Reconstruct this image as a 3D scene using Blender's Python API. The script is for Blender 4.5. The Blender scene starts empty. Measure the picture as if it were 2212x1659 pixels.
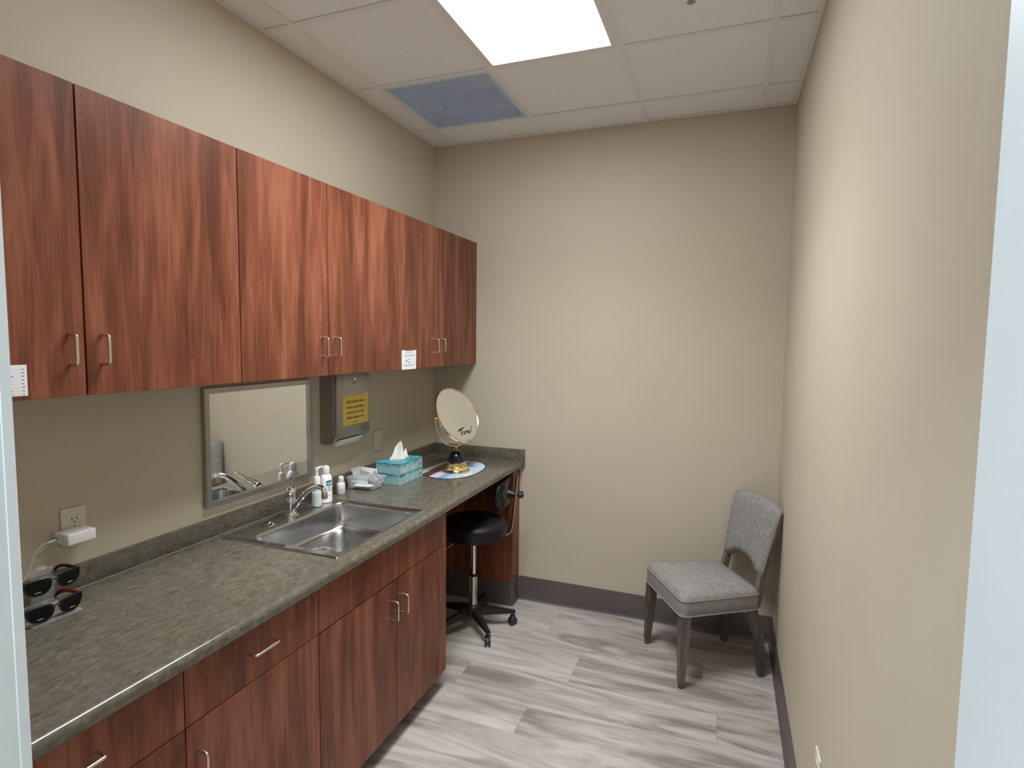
import bpy, bmesh, math, random
from mathutils import Vector, Matrix
random.seed(7)
SC = bpy.context.scene
COL = SC.collection
PI = math.pi

# ------------------------------------------------------------------ room measures (metres; back wall y=0, left wall x=0)
W, H, YF = 2.1426, 2.953, -3.04          # right wall, ceiling, inner face of the door wall
T = 0.6096
XA, Y1 = 0.1509, -0.2733                 # first ceiling grid lines
ZC, XC, TH = 0.9194, 0.6467, 0.0374      # worktop top, front edge, thickness
XU, ZT, ZB = 0.3072, 2.3162, 1.5385      # wall cabinets: face, top, bottom
XB = 0.6215                              # base cabinet face
HB = 0.1545                              # baseboard height
ZS, TS = 0.9923, 0.0196                  # backsplash top, thickness
ZD, ZK = 0.716, 0.088                    # drawer line, cabinet bottom
XL, XR, YJ = 1.077, 1.992, -3.022        # door opening

# ------------------------------------------------------------------ camera
def look(yaw, pitch, roll):
    f = Vector((math.sin(yaw)*math.cos(pitch), math.cos(yaw)*math.cos(pitch), math.sin(pitch)))
    r = Vector((math.cos(yaw), -math.sin(yaw), 0)); u = r.cross(f)
    r2 = r*math.cos(roll)+u*math.sin(roll); u2 = u*math.cos(roll)-r*math.sin(roll)
    return r2, u2, f
cr, cu, cf = look(-0.3592, -0.0765, 0.0114)
CAMLOC = Vector((1.8503, -3.4368, 1.6925))
cam = bpy.data.cameras.new('camera'); camo = bpy.data.objects.new('camera', cam); COL.objects.link(camo)
cam.sensor_width = 36; cam.lens = 1235.5/2212*36; cam.clip_start = .02
M = Matrix((cr, cu, -cf)).transposed().to_4x4(); M.translation = CAMLOC
camo.matrix_world = M; SC.camera = camo
def at(px, py, x=None, y=None, z=None):  # a pixel's ray met with a wall, floor or worktop plane
    d = cf+cr*((px-1106)/1235.5)-cu*((py-829.5)/1235.5)
    i, v = (0, x) if x is not None else (1, y) if y is not None else (2, z)
    return CAMLOC+d*((v-CAMLOC[i])/d[i])

# ------------------------------------------------------------------ world, exposure
wd = bpy.data.worlds.new('world'); SC.world = wd; wd.use_nodes = True
wd.node_tree.nodes['Background'].inputs[0].default_value = (.9, .95, 1, 1)
wd.node_tree.nodes['Background'].inputs[1].default_value = .05
SC.view_settings.view_transform = 'Standard'; SC.view_settings.look = 'None'
SC.view_settings.gamma = 1; SC.view_settings.use_curve_mapping = False
SC.view_settings.exposure = 0.0
LAMP_ROOM = 14.5; LAMP_DOWN = 22.0; LAMP_HALL = 24.0
SC.cycles.max_bounces = 16; SC.cycles.diffuse_bounces = 8; SC.cycles.transparent_max_bounces = 16

# ------------------------------------------------------------------ materials
def srgb(r, g, b):
    f = lambda c: (c/255/12.92) if c/255 <= .04045 else ((c/255+.055)/1.055)**2.4
    return (f(r), f(g), f(b), 1)
class NT:
    def __init__(s, name):
        s.m = bpy.data.materials.new(name); s.m.use_nodes = True; s.t = s.m.node_tree
        s.b = s.t.nodes['Principled BSDF']
    def n(s, ty, **k):
        nd = s.t.nodes.new(ty)
        for a, v in k.items():
            if a in nd.inputs: nd.inputs[a].default_value = v
            else: setattr(nd, a, v)
        return nd
    def l(s, a, b): s.t.links.new(a, b)
    def coords(s, scale, rand=True, kind='Object'):
        tc = s.n('ShaderNodeTexCoord'); mp = s.n('ShaderNodeMapping'); mp.inputs['Scale'].default_value = scale
        src = tc.outputs[kind]
        if rand:
            oi = s.n('ShaderNodeObjectInfo'); mu = s.n('ShaderNodeVectorMath', operation='SCALE')
            cx = s.n('ShaderNodeCombineXYZ')
            for i in range(3): s.l(oi.outputs['Random'], cx.inputs[i])
            s.l(cx.outputs[0], mu.inputs[0]); mu.inputs['Scale'].default_value = 37.0
            ad = s.n('ShaderNodeVectorMath', operation='ADD'); s.l(src, ad.inputs[0]); s.l(mu.outputs[0], ad.inputs[1]); src = ad.outputs[0]
        s.l(src, mp.inputs[0]); return mp.outputs[0]
    def noise(s, vec, scale, detail=4, rough=.55, dist=0):
        nd = s.n('ShaderNodeTexNoise'); nd.inputs['Scale'].default_value = scale; nd.inputs['Detail'].default_value = detail
        nd.inputs['Roughness'].default_value = rough; nd.inputs['Distortion'].default_value = dist
        s.l(vec, nd.inputs['Vector']); return nd.outputs[0]
    def ramp(s, fac, stops):
        r = s.n('ShaderNodeValToRGB'); e = r.color_ramp.elements
        while len(e) < len(stops): e.new(.5)
        for k, (p, c) in enumerate(stops): e[k].position = p; e[k].color = c
        s.l(fac, r.inputs[0]); return r.outputs[0]
    def mix(s, fac, a, b, mode='MIX'):
        m = s.n('ShaderNodeMix', data_type='RGBA', blend_type=mode)
        for sock, v in ((m.inputs[0], fac), (m.inputs[6], a), (m.inputs[7], b)):
            if isinstance(v, (int, float, tuple)): sock.default_value = v
            else: s.l(v, sock)
        return m.outputs[2]
    def math(s, op, a, b=0.):
        m = s.n('ShaderNodeMath', operation=op)
        for k, v in enumerate((a, b)):
            if isinstance(v, (int, float)): m.inputs[k].default_value = v
            else: s.l(v, m.inputs[k])
        return m.outputs[0]
    def bump(s, h, strength=.2, dist=.002):
        b = s.n('ShaderNodeBump'); b.inputs['Strength'].default_value = strength; b.inputs['Distance'].default_value = dist
        s.l(h, b.inputs['Height']); s.l(b.outputs[0], s.b.inputs['Normal'])
    def set(s, color=None, rough=None, metal=None, spec=None, **k):
        if color is not None:
            if isinstance(color, tuple): s.b.inputs['Base Color'].default_value = color
            else: s.l(color, s.b.inputs['Base Color'])
        if rough is not None:
            if isinstance(rough, float): s.b.inputs['Roughness'].default_value = rough
            else: s.l(rough, s.b.inputs['Roughness'])
        if metal is not None: s.b.inputs['Metallic'].default_value = metal
        if spec is not None: s.b.inputs['Specular IOR Level'].default_value = spec
        for a, v in k.items(): s.b.inputs[a.replace('_', ' ')].default_value = v
        return s
def plain(name, c, rough=.5, metal=0., var=.06, scale=30, spec=.5, **k):
    t = NT(name); v = t.coords((1, 1, 1)); n = t.noise(v, scale, 3)
    a = tuple(max(0, x*(1-var)) for x in c[:3])+(1,); b = tuple(min(1, x*(1+var)) for x in c[:3])+(1,)
    t.set(t.ramp(n, [(.3, a), (.7, b)]), rough, metal, spec, **k); return t.m
MAT = {}
def mat_wall():
    t = NT('beige_paint'); v = t.coords((1, 1, 1), False)
    c = t.ramp(t.noise(v, 2.2, 2), [(.3, (.535, .475, .378, 1)), (.7, (.56, .498, .398, 1))])
    t.set(c, .62, spec=.35); t.bump(t.noise(v, 260, 2), .12, .001); return t.m
def mat_wood(name, dark, mid, light, rough=.34):
    t = NT(name); v = t.coords((1, 1, .11))
    warp = t.noise(v, 5, 3)
    broad = t.noise(v, 9, 3, .5, .9)
    mid_n = t.noise(v, 26, 4, .6, .7)
    v2 = t.coords((1, 1, .035)); fine = t.noise(v2, 170, 3, .6, .2)
    s = t.math('ADD', t.math('MULTIPLY', broad, .55), t.math('MULTIPLY', mid_n, .45))
    s = t.math('ADD', s, t.math('MULTIPLY', t.math('SUBTRACT', fine, .5), .26))
    c = t.ramp(s, [(.37, dark), (.46, tuple(x*.82 for x in mid[:3])+(1,)), (.53, tuple(x*1.12 for x in mid[:3])+(1,)), (.63, light)])
    t.set(c, rough, spec=.3); t.bump(fine, .05, .0006); return t.m
def mat_plank():
    t = NT('grey_oak_plank'); v = t.coords((.30, 1.9, 1)); oi = t.n('ShaderNodeObjectInfo')
    g = t.noise(v, 4.2, 5, .58, 1.6); v2 = t.coords((.05, 1.4, 1)); f = t.noise(v2, 95, 4, .65, .3)
    s = t.math('ADD', g, t.math('MULTIPLY', t.math('SUBTRACT', f, .5), .17))
    s = t.math('ADD', s, t.math('MULTIPLY', t.math('SUBTRACT', oi.outputs['Random'], .5), .14))
    c = t.ramp(s, [(.30, (.215, .178, .160, 1)), (.43, (.345, .303, .280, 1)), (.55, (.440, .405, .378, 1)), (.72, (.52, .495, .470, 1))])
    v3 = t.coords((.5, 3.0, 1)); kn = t.noise(v3, 5.5, 2)
    c = t.mix(t.ramp(kn, [(.70, (0, 0, 0, 1)), (.80, (.6, .6, .6, 1))]), c, (.17, .13, .115, 1))
    t.set(c, .42, spec=.4); t.bump(f, .08, .0008); return t.m
def mat_counter():
    t = NT('mottled_laminate'); v = t.coords((1.7, .9, 1.7), False)
    a = t.noise(v, 30, 6, .70, .45); b = t.noise(v, 110, 4, .7, .3); cgreen = t.noise(v, 9, 3)
    s = t.math('ADD', t.math('MULTIPLY', a, .68), t.math('MULTIPLY', b, .32))
    c1 = t.ramp(s, [(.34, (.062, .050, .035, 1)), (.46, (.104, .089, .065, 1)), (.55, (.140, .124, .094, 1)), (.68, (.215, .202, .165, 1))])
    c = t.mix(t.ramp(cgreen, [(.4, (0, 0, 0, 1)), (.65, (.45, .45, .45, 1))]), c1, (.118, .122, .100, 1))
    t.set(c, .19, spec=.5); t.bump(b, .03, .0004); return t.m
def mat_fabric():
    t = NT('grey_woven_fabric'); v = t.coords((1, 1, 1), False)
    n = t.noise(v, 330, 3, .7); m = t.noise(v, 45, 3)
    c = t.ramp(t.math('ADD', t.math('MULTIPLY', n, .7), t.math('MULTIPLY', m, .3)), [(.33, (.165, .155, .15, 1)), (.5, (.27, .262, .255, 1)), (.66, (.39, .38, .375, 1))])
    t.set(c, .9, spec=.15); t.bump(n, .5, .0012); return t.m
def mat_steel(name, base, rough, aniso=(1, 30, 1)):
    t = NT(name); v = t.coords(aniso, False); n = t.noise(v, 25, 3)
    t.set(t.ramp(n, [(.3, tuple(x*.92 for x in base[:3])+(1,)), (.7, base)]), t.ramp(n, [(.2, (rough*.85,)*3+(1,)), (.8, (rough*1.15,)*3+(1,))]), 1.0); return t.m
def mat_clear(name, tint=(1, 1, 1, 1), rough=.05, frost=.0):
    t = NT(name); v = t.coords((1, 1, 1)); n = t.noise(v, 12, 2)
    t.set((.85, .87, .9, 1), t.ramp(n, [(.2, (rough*.7,)*3+(1,)), (.8, (rough*1.3,)*3+(1,))]))
    tr = t.n('ShaderNodeBsdfTransparent'); tr.inputs[0].default_value = tint
    lw = t.n('ShaderNodeLayerWeight'); lw.inputs['Blend'].default_value = .35
    mx_ = t.n('ShaderNodeMixShader'); t.l(t.math('ADD', t.math('MULTIPLY', lw.outputs['Facing'], .30), .05+frost), mx_.inputs[0])
    t.l(tr.outputs[0], mx_.inputs[1]); t.l(t.b.outputs[0], mx_.inputs[2])
    t.l(mx_.outputs[0], t.t.nodes['Material Output'].inputs[0]); return t.m
def mat_emit(name, col, strength):
    t = NT(name); v = t.coords((1, 1, 1), False); n = t.noise(v, 3, 1)
    t.set((.8, .8, .8, 1), .3); t.l(t.ramp(n, [(.2, tuple(x*.97 for x in col[:3])+(1,)), (.8, col)]), t.b.inputs['Emission Color'])
    t.b.inputs['Emission Strength'].default_value = strength; return t.m
def mat_tissuebox():
    t = NT('teal_tissue_carton'); v = t.coords((1, 1, 1)); tc = t.n('ShaderNodeTexCoord'); sp = t.n('ShaderNodeSeparateXYZ'); t.l(tc.outputs['Object'], sp.inputs[0])
    a = t.noise(v, 22, 4, .6, .8); b = t.noise(v, 70, 3)
    c = t.ramp(a, [(.34, (.012, .16, .21, 1)), (.5, (.03, .29, .34, 1)), (.66, (.16, .50, .52, 1))])
    lo = t.math('ADD', t.math('MULTIPLY', sp.outputs[2], 14), t.math('MULTIPLY', b, -.9))
    c = t.mix(t.ramp(lo, [(-.0, (.55, .55, .55, 1)), (.25, (0, 0, 0, 1))]), c, (.60, .78, .80, 1))
    t.set(c, .35); return t.m
def mat_mat():
    t = NT('printed_counter_mat'); tc = t.n('ShaderNodeTexCoord'); mp = t.n('ShaderNodeMapping'); t.l(tc.outputs['Object'], mp.inputs[0])
    sp = t.n('ShaderNodeSeparateXYZ'); t.l(mp.outputs[0], sp.inputs[0])
    v = t.coords((1, 1, 1), False); n = t.noise(v, 16, 3)
    # stripes run diagonally across the sheet: pale pink, dark brown, pink, blue, pale blue
    d = t.math('ADD', t.math('ADD', t.math('MULTIPLY', sp.outputs[0], 2.95), t.math('MULTIPLY', sp.outputs[1], .12)), t.math('MULTIPLY', t.math('SUBTRACT', n, .5), .05))
    d = t.math('ADD', d, .56)
    c = t.ramp(d, [(.0, (.72, .58, .57, 1)), (.11, (.70, .54, .54, 1)), (.12, (.065, .045, .05, 1)), (.29, (.075, .05, .055, 1)), (.30, (.78, .64, .68, 1)), (.44, (.75, .66, .74, 1)), (.49, (.17, .33, .72, 1)), (.56, (.28, .48, .82, 1)), (.66, (.60, .74, .90, 1)), (.95, (.62, .75, .88, 1))])
    t.set(c, .3); return t.m
MAT['wall'] = mat_wall()
MAT['wood'] = mat_wood('cherry_laminate', (.098, .030, .016, 1), (.178, .056, .029, 1), (.268, .098, .055, 1))
MAT['wood_dark'] = mat_wood('cherry_carcass', (.085, .026, .014, 1), (.16, .052, .03, 1), (.24, .09, .05, 1), .45)
MAT['plank'] = mat_plank()
MAT['counter'] = mat_counter()
MAT['fabric'] = mat_fabric()
MAT['piping'] = plain('grey_piping', (.25, .225, .21, 1), .85, var=.12, scale=300)
MAT['legwood'] = mat_wood('taupe_stained_leg', (.085, .07, .06, 1), (.135, .112, .098, 1), (.185, .155, .138, 1), .45)
MAT['steel'] = mat_steel('brushed_sink_steel', (.56, .56, .57, 1), .24, (30, 1, 1))
MAT['steel_box'] = mat_steel('dispenser_steel', (.42, .40, .37, 1), .38, (1, 30, 1))
MAT['frame_steel'] = mat_steel('mirror_frame_steel', (.46, .44, .42, 1), .33, (1, 1, 30))
MAT['chrome'] = mat_steel('chrome', (.86, .86, .87, 1), .06, (1, 1, 1))
MAT['nickel'] = mat_steel('satin_nickel', (.72, .68, .62, 1), .25, (1, 1, 1))
MAT['gold'] = mat_steel('polished_gold', (.88, .66, .30, 1), .16, (1, 1, 1))
MAT['gold_pale'] = mat_steel('pale_gold', (.90, .78, .55, 1), .15, (1, 1, 1))
MAT['mirror'] = mat_steel('mirror_glass', (.93, .95, .93, 1), .003, (1, 1, 1))
MAT['white_tile'] = plain('ceiling_tile_white', (.87, .895, .92, 1), .9, var=.02, scale=120, spec=.2)
MAT['white_rail'] = plain('rail_white', (.82, .83, .84, 1), .5, var=.02)
MAT['white_paint'] = plain('door_frame_white', (.74, .83, .90, 1), .4, var=.015, scale=8)
MAT['base_rubber'] = plain('taupe_cove_base', (.105, .088, .085, 1), .42, var=.06, scale=6)
MAT['vent_blue'] = plain('vent_grey', (.60, .71, .88, 1), .6, var=.04)
MAT['vent_dark'] = plain('vent_duct_grey', (.66, .76, .93, 1), .7, var=.04)
MAT['lens'] = mat_emit('troffer_lens', (.95, .985, 1, 1), LAMP_ROOM)
MAT['lens_hall'] = mat_emit('hall_lens', (.84, .94, 1, 1), LAMP_HALL)
MAT['ivory'] = plain('ivory_plastic', (.66, .62, .52, 1), .4, var=.02)
MAT['white_plastic'] = plain('white_plastic', (.82, .82, .82, 1), .35, var=.02)
MAT['soft_white'] = plain('frosted_white_plastic', (.86, .87, .90, 1), .3, var=.03, Subsurface_Weight=.15)
MAT['label_white'] = plain('label_white', (.80, .81, .85, 1), .5, var=.02)
MAT['label_teal'] = plain('label_teal', (.20, .48, .52, 1), .5)
MAT['ink'] = plain('black_ink', (.015, .015, .017, 1), .5)
MAT['ink_grey'] = plain('grey_ink', (.30, .30, .33, 1), .6)
MAT['ink_purple'] = plain('violet_ink', (.25, .23, .42, 1), .6)
MAT['ink_brown'] = plain('olive_ink', (.12, .075, .01, 1), .6)
MAT['yellow'] = plain('yellow_sheet', (.80, .60, .12, 1), .6, var=.03)
MAT['paper'] = plain('white_paper', (.80, .82, .86, 1), .7, var=.02)
MAT['tissue'] = plain('tissue_white', (.84, .83, .80, 1), .9, var=.02)
MAT['towel'] = plain('paper_towel', (.75, .73, .69, 1), .9, var=.03)
MAT['black'] = plain('black_vinyl', (.008, .008, .009, 1), .42, var=.15, spec=.35)
MAT['black_plastic'] = plain('black_plastic', (.009, .009, .010, 1), .42, var=.1)
MAT['caster'] = plain('caster_rubber', (.022, .022, .024, 1), .35)
MAT['navy'] = plain('navy_lacquer', (.010, .010, .028, 1), .08, var=.1)
MAT['lens_dark'] = plain('dark_lens', (.004, .004, .004, 1), .12, spec=.25)
MAT['red_plastic'] = plain('red_plastic', (.30, .012, .018, 1), .3)
MAT['clear'] = mat_clear('clear_plastic', (.97, .98, .98, 1), .08, .12)
MAT['acrylic'] = mat_clear('clear_acrylic', (.95, .96, .96, 1), .03, .0)
MAT['soap'] = plain('milky_soap', (.64, .74, .68, 1), .25, var=.03)
MAT['carton'] = mat_tissuebox()
MAT['mat'] = mat_mat()
MAT['caulk'] = plain('caulk', (.25, .225, .18, 1), .35)
MAT['slab'] = plain('dark_subfloor', (.16, .14, .13, 1), .8)
MAT['bronze'] = plain('aerator_bronze', (.42, .36, .22, 1), .28, .8)
MAT['sprinkler'] = plain('sprinkler_metal', (.30, .27, .25, 1), .4, .5)
MAT['hall_wall'] = plain('hall_paint', (.55, .52, .46, 1), .7, var=.02, scale=3)

# ------------------------------------------------------------------ shape helpers
def B(): return bmesh.new()
def box(bm, x0, x1, y0, y1, z0, z1, bev=0., seg=2):
    vs = [bm.verts.new((x, y, z)) for x in (x0, x1) for y in (y0, y1) for z in (z0, z1)]
    fs = [bm.faces.new([vs[i] for i in q]) for q in ((0, 1, 3, 2), (4, 6, 7, 5), (0, 4, 5, 1), (2, 3, 7, 6), (0, 2, 6, 4), (1, 5, 7, 3))]
    if bev:
        es = list({e for f in fs for e in f.edges})
        bmesh.ops.bevel(bm, geom=es, offset=bev, segments=seg, profile=.5, affect='EDGES')
    return bm
def xf(bm, mat, verts=None):
    bmesh.ops.transform(bm, matrix=mat, verts=verts or bm.verts); return bm
def loft(bm, loops, caps=True, closed=True):
    L = [[bm.verts.new(p) for p in lp] for lp in loops]; n = len(L[0])
    for a, b in zip(L, L[1:]):
        for i in range(n if closed else n-1):
            j = (i+1) % n
            bm.faces.new((a[i], a[j], b[j], b[i]))
    if caps:
        bm.faces.new(list(reversed(L[0]))); bm.faces.new(L[-1])
    return bm
def lathe(bm, prof, n=24, loc=(0, 0, 0), sx=1., sy=1.):
    loops = []
    for r, z in prof:
        r = max(r, .00005)
        loops.append([(loc[0]+r*sx*math.cos(2*PI*k/n), loc[1]+r*sy*math.sin(2*PI*k/n), loc[2]+z) for k in range(n)])
    return loft(bm, loops)
def frames(pts):
    pts = [Vector(p) for p in pts]; T_ = []
    for i in range(len(pts)):
        a = pts[max(i-1, 0)]; b = pts[min(i+1, len(pts)-1)]; T_.append((b-a).normalized())
    up = Vector((0, 0, 1)) if abs(T_[0].z) < .9 else Vector((1, 0, 0))
    n = (up-T_[0]*up.dot(T_[0])).normalized(); out = []
    for p, t in zip(pts, T_):
        n = (n-t*n.dot(t)).normalized(); out.append((p, t, n, t.cross(n)))
    return out
def tube(bm, pts, r, n=8, caps=True, sq=1.):
    fr = frames(pts); rs = r if isinstance(r, (list, tuple)) else [r]*len(pts)
    loops = [[p+a*(rr*math.cos(2*PI*k/n))+b*(rr*sq*math.sin(2*PI*k/n)) for k in range(n)] for (p, t, a, b), rr in zip(fr, rs)]
    return loft(bm, loops, caps)
def strip(bm, pts, w, t, hint=None):      # flat bar along a path
    fr = frames(pts); loops = []
    for p, tt, a, b in fr:
        if hint is not None:
            a = (Vector(hint)-tt*Vector(hint).dot(tt)).normalized(); b = tt.cross(a)
        loops.append([p+a*(sa*w/2)+b*(sb*t/2) for sa, sb in ((1, 1), (-1, 1), (-1, -1), (1, -1))])
    return loft(bm, loops)
def smooth_path(pts, k=6):
    P = [Vector(p) for p in pts]; P = [P[0]*2-P[1]]+P+[P[-1]*2-P[-2]]; out = []
    for i in range(1, len(P)-2):
        for s in range(k):
            t = s/k; a, b, c, d = P[i-1:i+3]
            out.append(.5*((2*b)+(c-a)*t+(2*a-5*b+4*c-d)*t*t+(3*b-a-3*c+d)*t**3))
    out.append(P[-2]); return out
def rpoly(pts, r, n=5):                    # polygon with rounded corners
    out = []; m = len(pts)
    for i in range(m):
        p = Vector(pts[i]); a = (Vector(pts[i-1])-p); b = (Vector(pts[(i+1) % m])-p)
        rr = min(r, a.length*.49, b.length*.49); p0 = p+a.normalized()*rr; p1 = p+b.normalized()*rr
        for k in range(n+1):
            t = k/n; out.append(p0*(1-t)**2+p*(2*t*(1-t))+p1*t*t)
    return out
def rrect(x0, x1, y0, y1, r, n=5): return rpoly([(x0, y0), (x1, y0), (x1, y1), (x0, y1)], r, n)
def prism(bm, pts2, z0, z1, plane='xy'):
    def P(p, h): return {'xy': (p[0], p[1], h), 'xz': (p[0], h, p[1]), 'yz': (h, p[0], p[1])}[plane]
    return loft(bm, [[P(p, z0) for p in pts2], [P(p, z1) for p in pts2]])
def obj(name, bm, mat, parent=None, ang=None, loc=None):
    bmesh.ops.recalc_face_normals(bm, faces=bm.faces)
    me = bpy.data.meshes.new(name); bm.to_mesh(me); bm.free()
    me.materials.append(MAT[mat] if isinstance(mat, str) else mat)
    if ang is not None:
        for p in me.polygons: p.use_smooth = True
        me.set_sharp_from_angle(angle=math.radians(ang))
    o = bpy.data.objects.new(name, me); COL.objects.link(o)
    if parent: o.parent = parent
    if loc: o.location = loc
    return o
def tag(o, label, cat, group=None, kind=None):
    o['label'] = label; o['category'] = cat
    if group: o['group'] = group
    if kind: o['kind'] = kind
    return o
def thing(name, label, cat, loc=(0, 0, 0), rz=0., group=None, kind=None):
    o = bpy.data.objects.new(name, None); COL.objects.link(o); o.location = loc; o.rotation_euler = (0, 0, rz)
    o.empty_display_size = .05
    return tag(o, label, cat, group, kind)
def struct(name, bm, mat, label, cat, ang=None): return tag(obj(name, bm, mat, None, ang), label, cat, kind='structure')

# ================================================================== THE ROOM
WT = .12
floor = struct('floor', box(B(), -.12, W+.12, YF-2.2, .12, -.10, -.006), 'slab', 'grey wood-look plank floor of the room', 'floor')
ROWS = [-.105, -.33, -.555, -.78, -1.005, -1.23, -1.455]
while ROWS[-1] > -5.1: ROWS.append(ROWS[-1]-.225)
joints = {0: .45, 1: .93, 2: 1.79, 3: 1.17, 4: .647, 5: 1.045, 6: 1.62, 7: .30}
ys = [0]+ROWS
for i in range(len(ys)-1):
    j = joints.get(i, random.uniform(.1, 1.3)); xs = [0]
    j0 = j-1.22 if j-1.22 > 0 else j
    while j0 < W-.02:
        if j0 > .02: xs.append(j0)
        j0 += 1.22
    xs.append(W)
    for a, b in zip(xs, xs[1:]):
        g = .0002
        obj('plank', box(B(), a+g, b-g, ys[i+1]+g, ys[i]-g, -.006, 0, .0002, 1), 'plank', floor)
struct('wall_back', box(B(), -WT, W+WT, 0, WT, 0, H+.35), 'wall', 'beige painted back wall behind the grey chair', 'wall')
struct('wall_left', box(B(), -WT, 0, YF-WT, 0, 0, H+.35), 'wall', 'beige painted wall carrying the cherry wood cabinets', 'wall')
struct('wall_right', box(B(), W, W+WT, YF-WT, 0, 0, H+.35), 'wall', 'bare beige painted wall on the right', 'wall')
bm = B()
box(bm, 0, XL-.03, YF-.10, YF, 0, H+.35); box(bm, XR+.03, W, YF-.10, YF, 0, H+.35); box(bm, XL-.03, XR+.03, YF-.10, YF, 2.16, H+.35)
struct('wall_front', bm, 'wall', 'wall with the doorway the picture is taken through', 'wall')
# door frame
dr = thing('door_1', 'white painted door frame at both edges of the view', 'door frame', (0, 0, 0), 0, kind='structure')
def jamb(x, s):
    b = B()
    pr = [(x-s*.055, YJ), (x-s*.003, YJ), (x, YJ-.003), (x, YJ-.0125), (x-s*.0012, YJ-.0135), (x-s*.0012, YJ-.139), (x-s*.055, YJ-.139)]
    return prism(b, pr, 0, 2.13)
obj('jamb', jamb(XL, 1), 'white_paint', dr)
obj('jamb', box(B(), XR, XR+.055, YJ-.139, YJ, 0, 2.13, .002), 'white_paint', dr)
obj('door_head', box(B(), XL-.055, XR+.055, YJ-.139, YJ, 2.13, 2.185, .002), 'white_paint', dr)
# hallway behind the doorway
struct('wall_hall', box(B(), -.12, W+.12, YF-2.3, YF-2.2, 0, H+.1), 'hall_wall', 'pale wall of the hallway behind the doorway', 'wall')
bm = B(); box(bm, -.22, -.12, YF-2.2, YF-.1, 0, H+.1); box(bm, W+.12, W+.22, YF-2.2, YF-.1, 0, H+.1)
struct('wall_hall_end', bm, 'hall_wall', 'hallway end walls outside the doorway', 'wall')
struct('ceiling_hall', box(B(), -.12, W+.12, YF-2.2, YF-.1, H, H+.1), 'white_tile', 'white hallway ceiling outside the doorway', 'ceiling')
hl = thing('ceiling_light', 'hallway ceiling light outside the doorway', 'ceiling light', (1.35, -4.15, H), 0, 'recessed ceiling lights')
obj('frame', box(B(), -.63, .63, -.33, .33, -.012, 0, .003), 'white_rail', hl)
obj('diffuser', box(B(), -.6, .6, -.3, .3, -.018, -.012, .002), 'lens_hall', hl)

# baseboards (rubber cove base)
def cove(L): return [(0, 0), (.016, 0), (.013, .003), (.008, .009), (.0055, .018), (.0045, .03), (.0045, HB-.003), (.003, HB), (0, HB)]
bm = B(); pf = cove(0)
loft(bm, [[(x, -d, z) for d, z in pf] for x in (XB+.0065, W)]); struct('baseboard_back', bm, 'base_rubber', 'dark taupe cove base along the back wall', 'baseboard', 35)
bm = B(); loft(bm, [[(W-d, y, z) for d, z in pf] for y in (-.017, YF)]); struct('baseboard_right', bm, 'base_rubber', 'dark taupe cove base along the right wall', 'baseboard', 35)
bm = B(); loft(bm, [[(d, y, z) for d, z in pf] for y in (-.125, -1.035)]); struct('baseboard_left', bm, 'base_rubber', 'dark cove base in the knee space under the worktop', 'baseboard', 35)

# ceiling: slab, rails, tiles
ceil = struct('ceiling', box(B(), 0, W, YF, 0, H+.22, H+.3), 'white_tile', 'suspended ceiling of white tiles in a metal grid', 'ceiling')
GX = [0, XA, XA+T, XA+2*T, XA+3*T, W]
GY = [0, Y1]+[Y1-k*T for k in range(1, 5)]+[YF]
RW = .012
for gx in GX[1:-1]: obj('rail', box(B(), gx-RW, gx+RW, YF, -.0205, H-.003, H+.002, .0008, 1), 'white_rail', ceil)
for k, gy in enumerate(GY[1:-1]):
    for a in range(5):
        if a == 2 and k == 2: continue
        obj('cross_rail', box(B(), GX[a]+(RW if a else .0205), GX[a+1]-(RW if a < 4 else .0205), gy-RW, gy+RW, H-.0028, H+.0018, .0008, 1), 'white_rail', ceil)
bm = B(); box(bm, 0, .02, YF, 0, H-.003, H+.001); struct('trim_1', bm, 'white_rail', 'white ceiling edge strip along the cabinet wall', 'trim')
bm = B(); box(bm, W-.02, W, YF, 0, H-.003, H+.001); struct('trim_2', bm, 'white_rail', 'white ceiling edge strip along the right wall', 'trim')
bm = B(); box(bm, .02, W-.02, -.02, 0, H-.003, H+.001); struct('trim_3', bm, 'white_rail', 'white ceiling edge strip along the back wall', 'trim')
for a in range(5):
    for k in range(len(GY)-1):
        if (a == 2 and k in (2, 3)) or (a == 1 and k == 1): continue
        x0, x1, y1, y0 = GX[a], GX[a+1], GY[k], GY[k+1]
        obj('ceiling_tile', box(B(), x0+.006, x1-.006, y0+.006, y1-.006, H+.0025+random.uniform(0, .0012), H+.018, .002, 1), 'white_tile', ceil)
# troffer light
tl = thing('ceiling_light', 'large bright rectangular light panel set in the ceiling', 'ceiling light', (XA+1.5*T, Y1-2*T, H), 0, 'recessed ceiling lights')
hw, hl_ = T/2-RW, T-RW
bm = B()
for x0, x1, y0, y1 in ((-hw, -hw+.022, -hl_, hl_), (hw-.022, hw, -hl_, hl_), (-hw+.022, hw-.022, -hl_, -hl_+.022), (-hw+.022, hw-.022, hl_-.022, hl_)):
    box(bm, x0, x1, y0, y1, -.004, .03, .002, 1)
obj('frame', bm, 'white_rail', tl)
obj('diffuser', box(B(), -hw+.022, hw-.022, -hl_+.022, hl_-.022, .004, .010), 'lens', tl)
al = bpy.data.lights.new('troffer_lamp', 'AREA'); al.shape = 'RECTANGLE'; al.size = 2*hw-.05; al.size_y = 2*hl_-.05
al.energy = LAMP_DOWN; al.color = (.95, .985, 1); al.spread = math.radians(115)      # prismatic lens throws most light downward
alo = bpy.data.objects.new('troffer_lamp', al); COL.objects.link(alo); alo.parent = tl; alo.location = (0, 0, .002)
obj('housing', box(B(), -hw+.01, hw-.01, -hl_+.01, hl_-.01, .035, .12), 'white_rail', tl)
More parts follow.
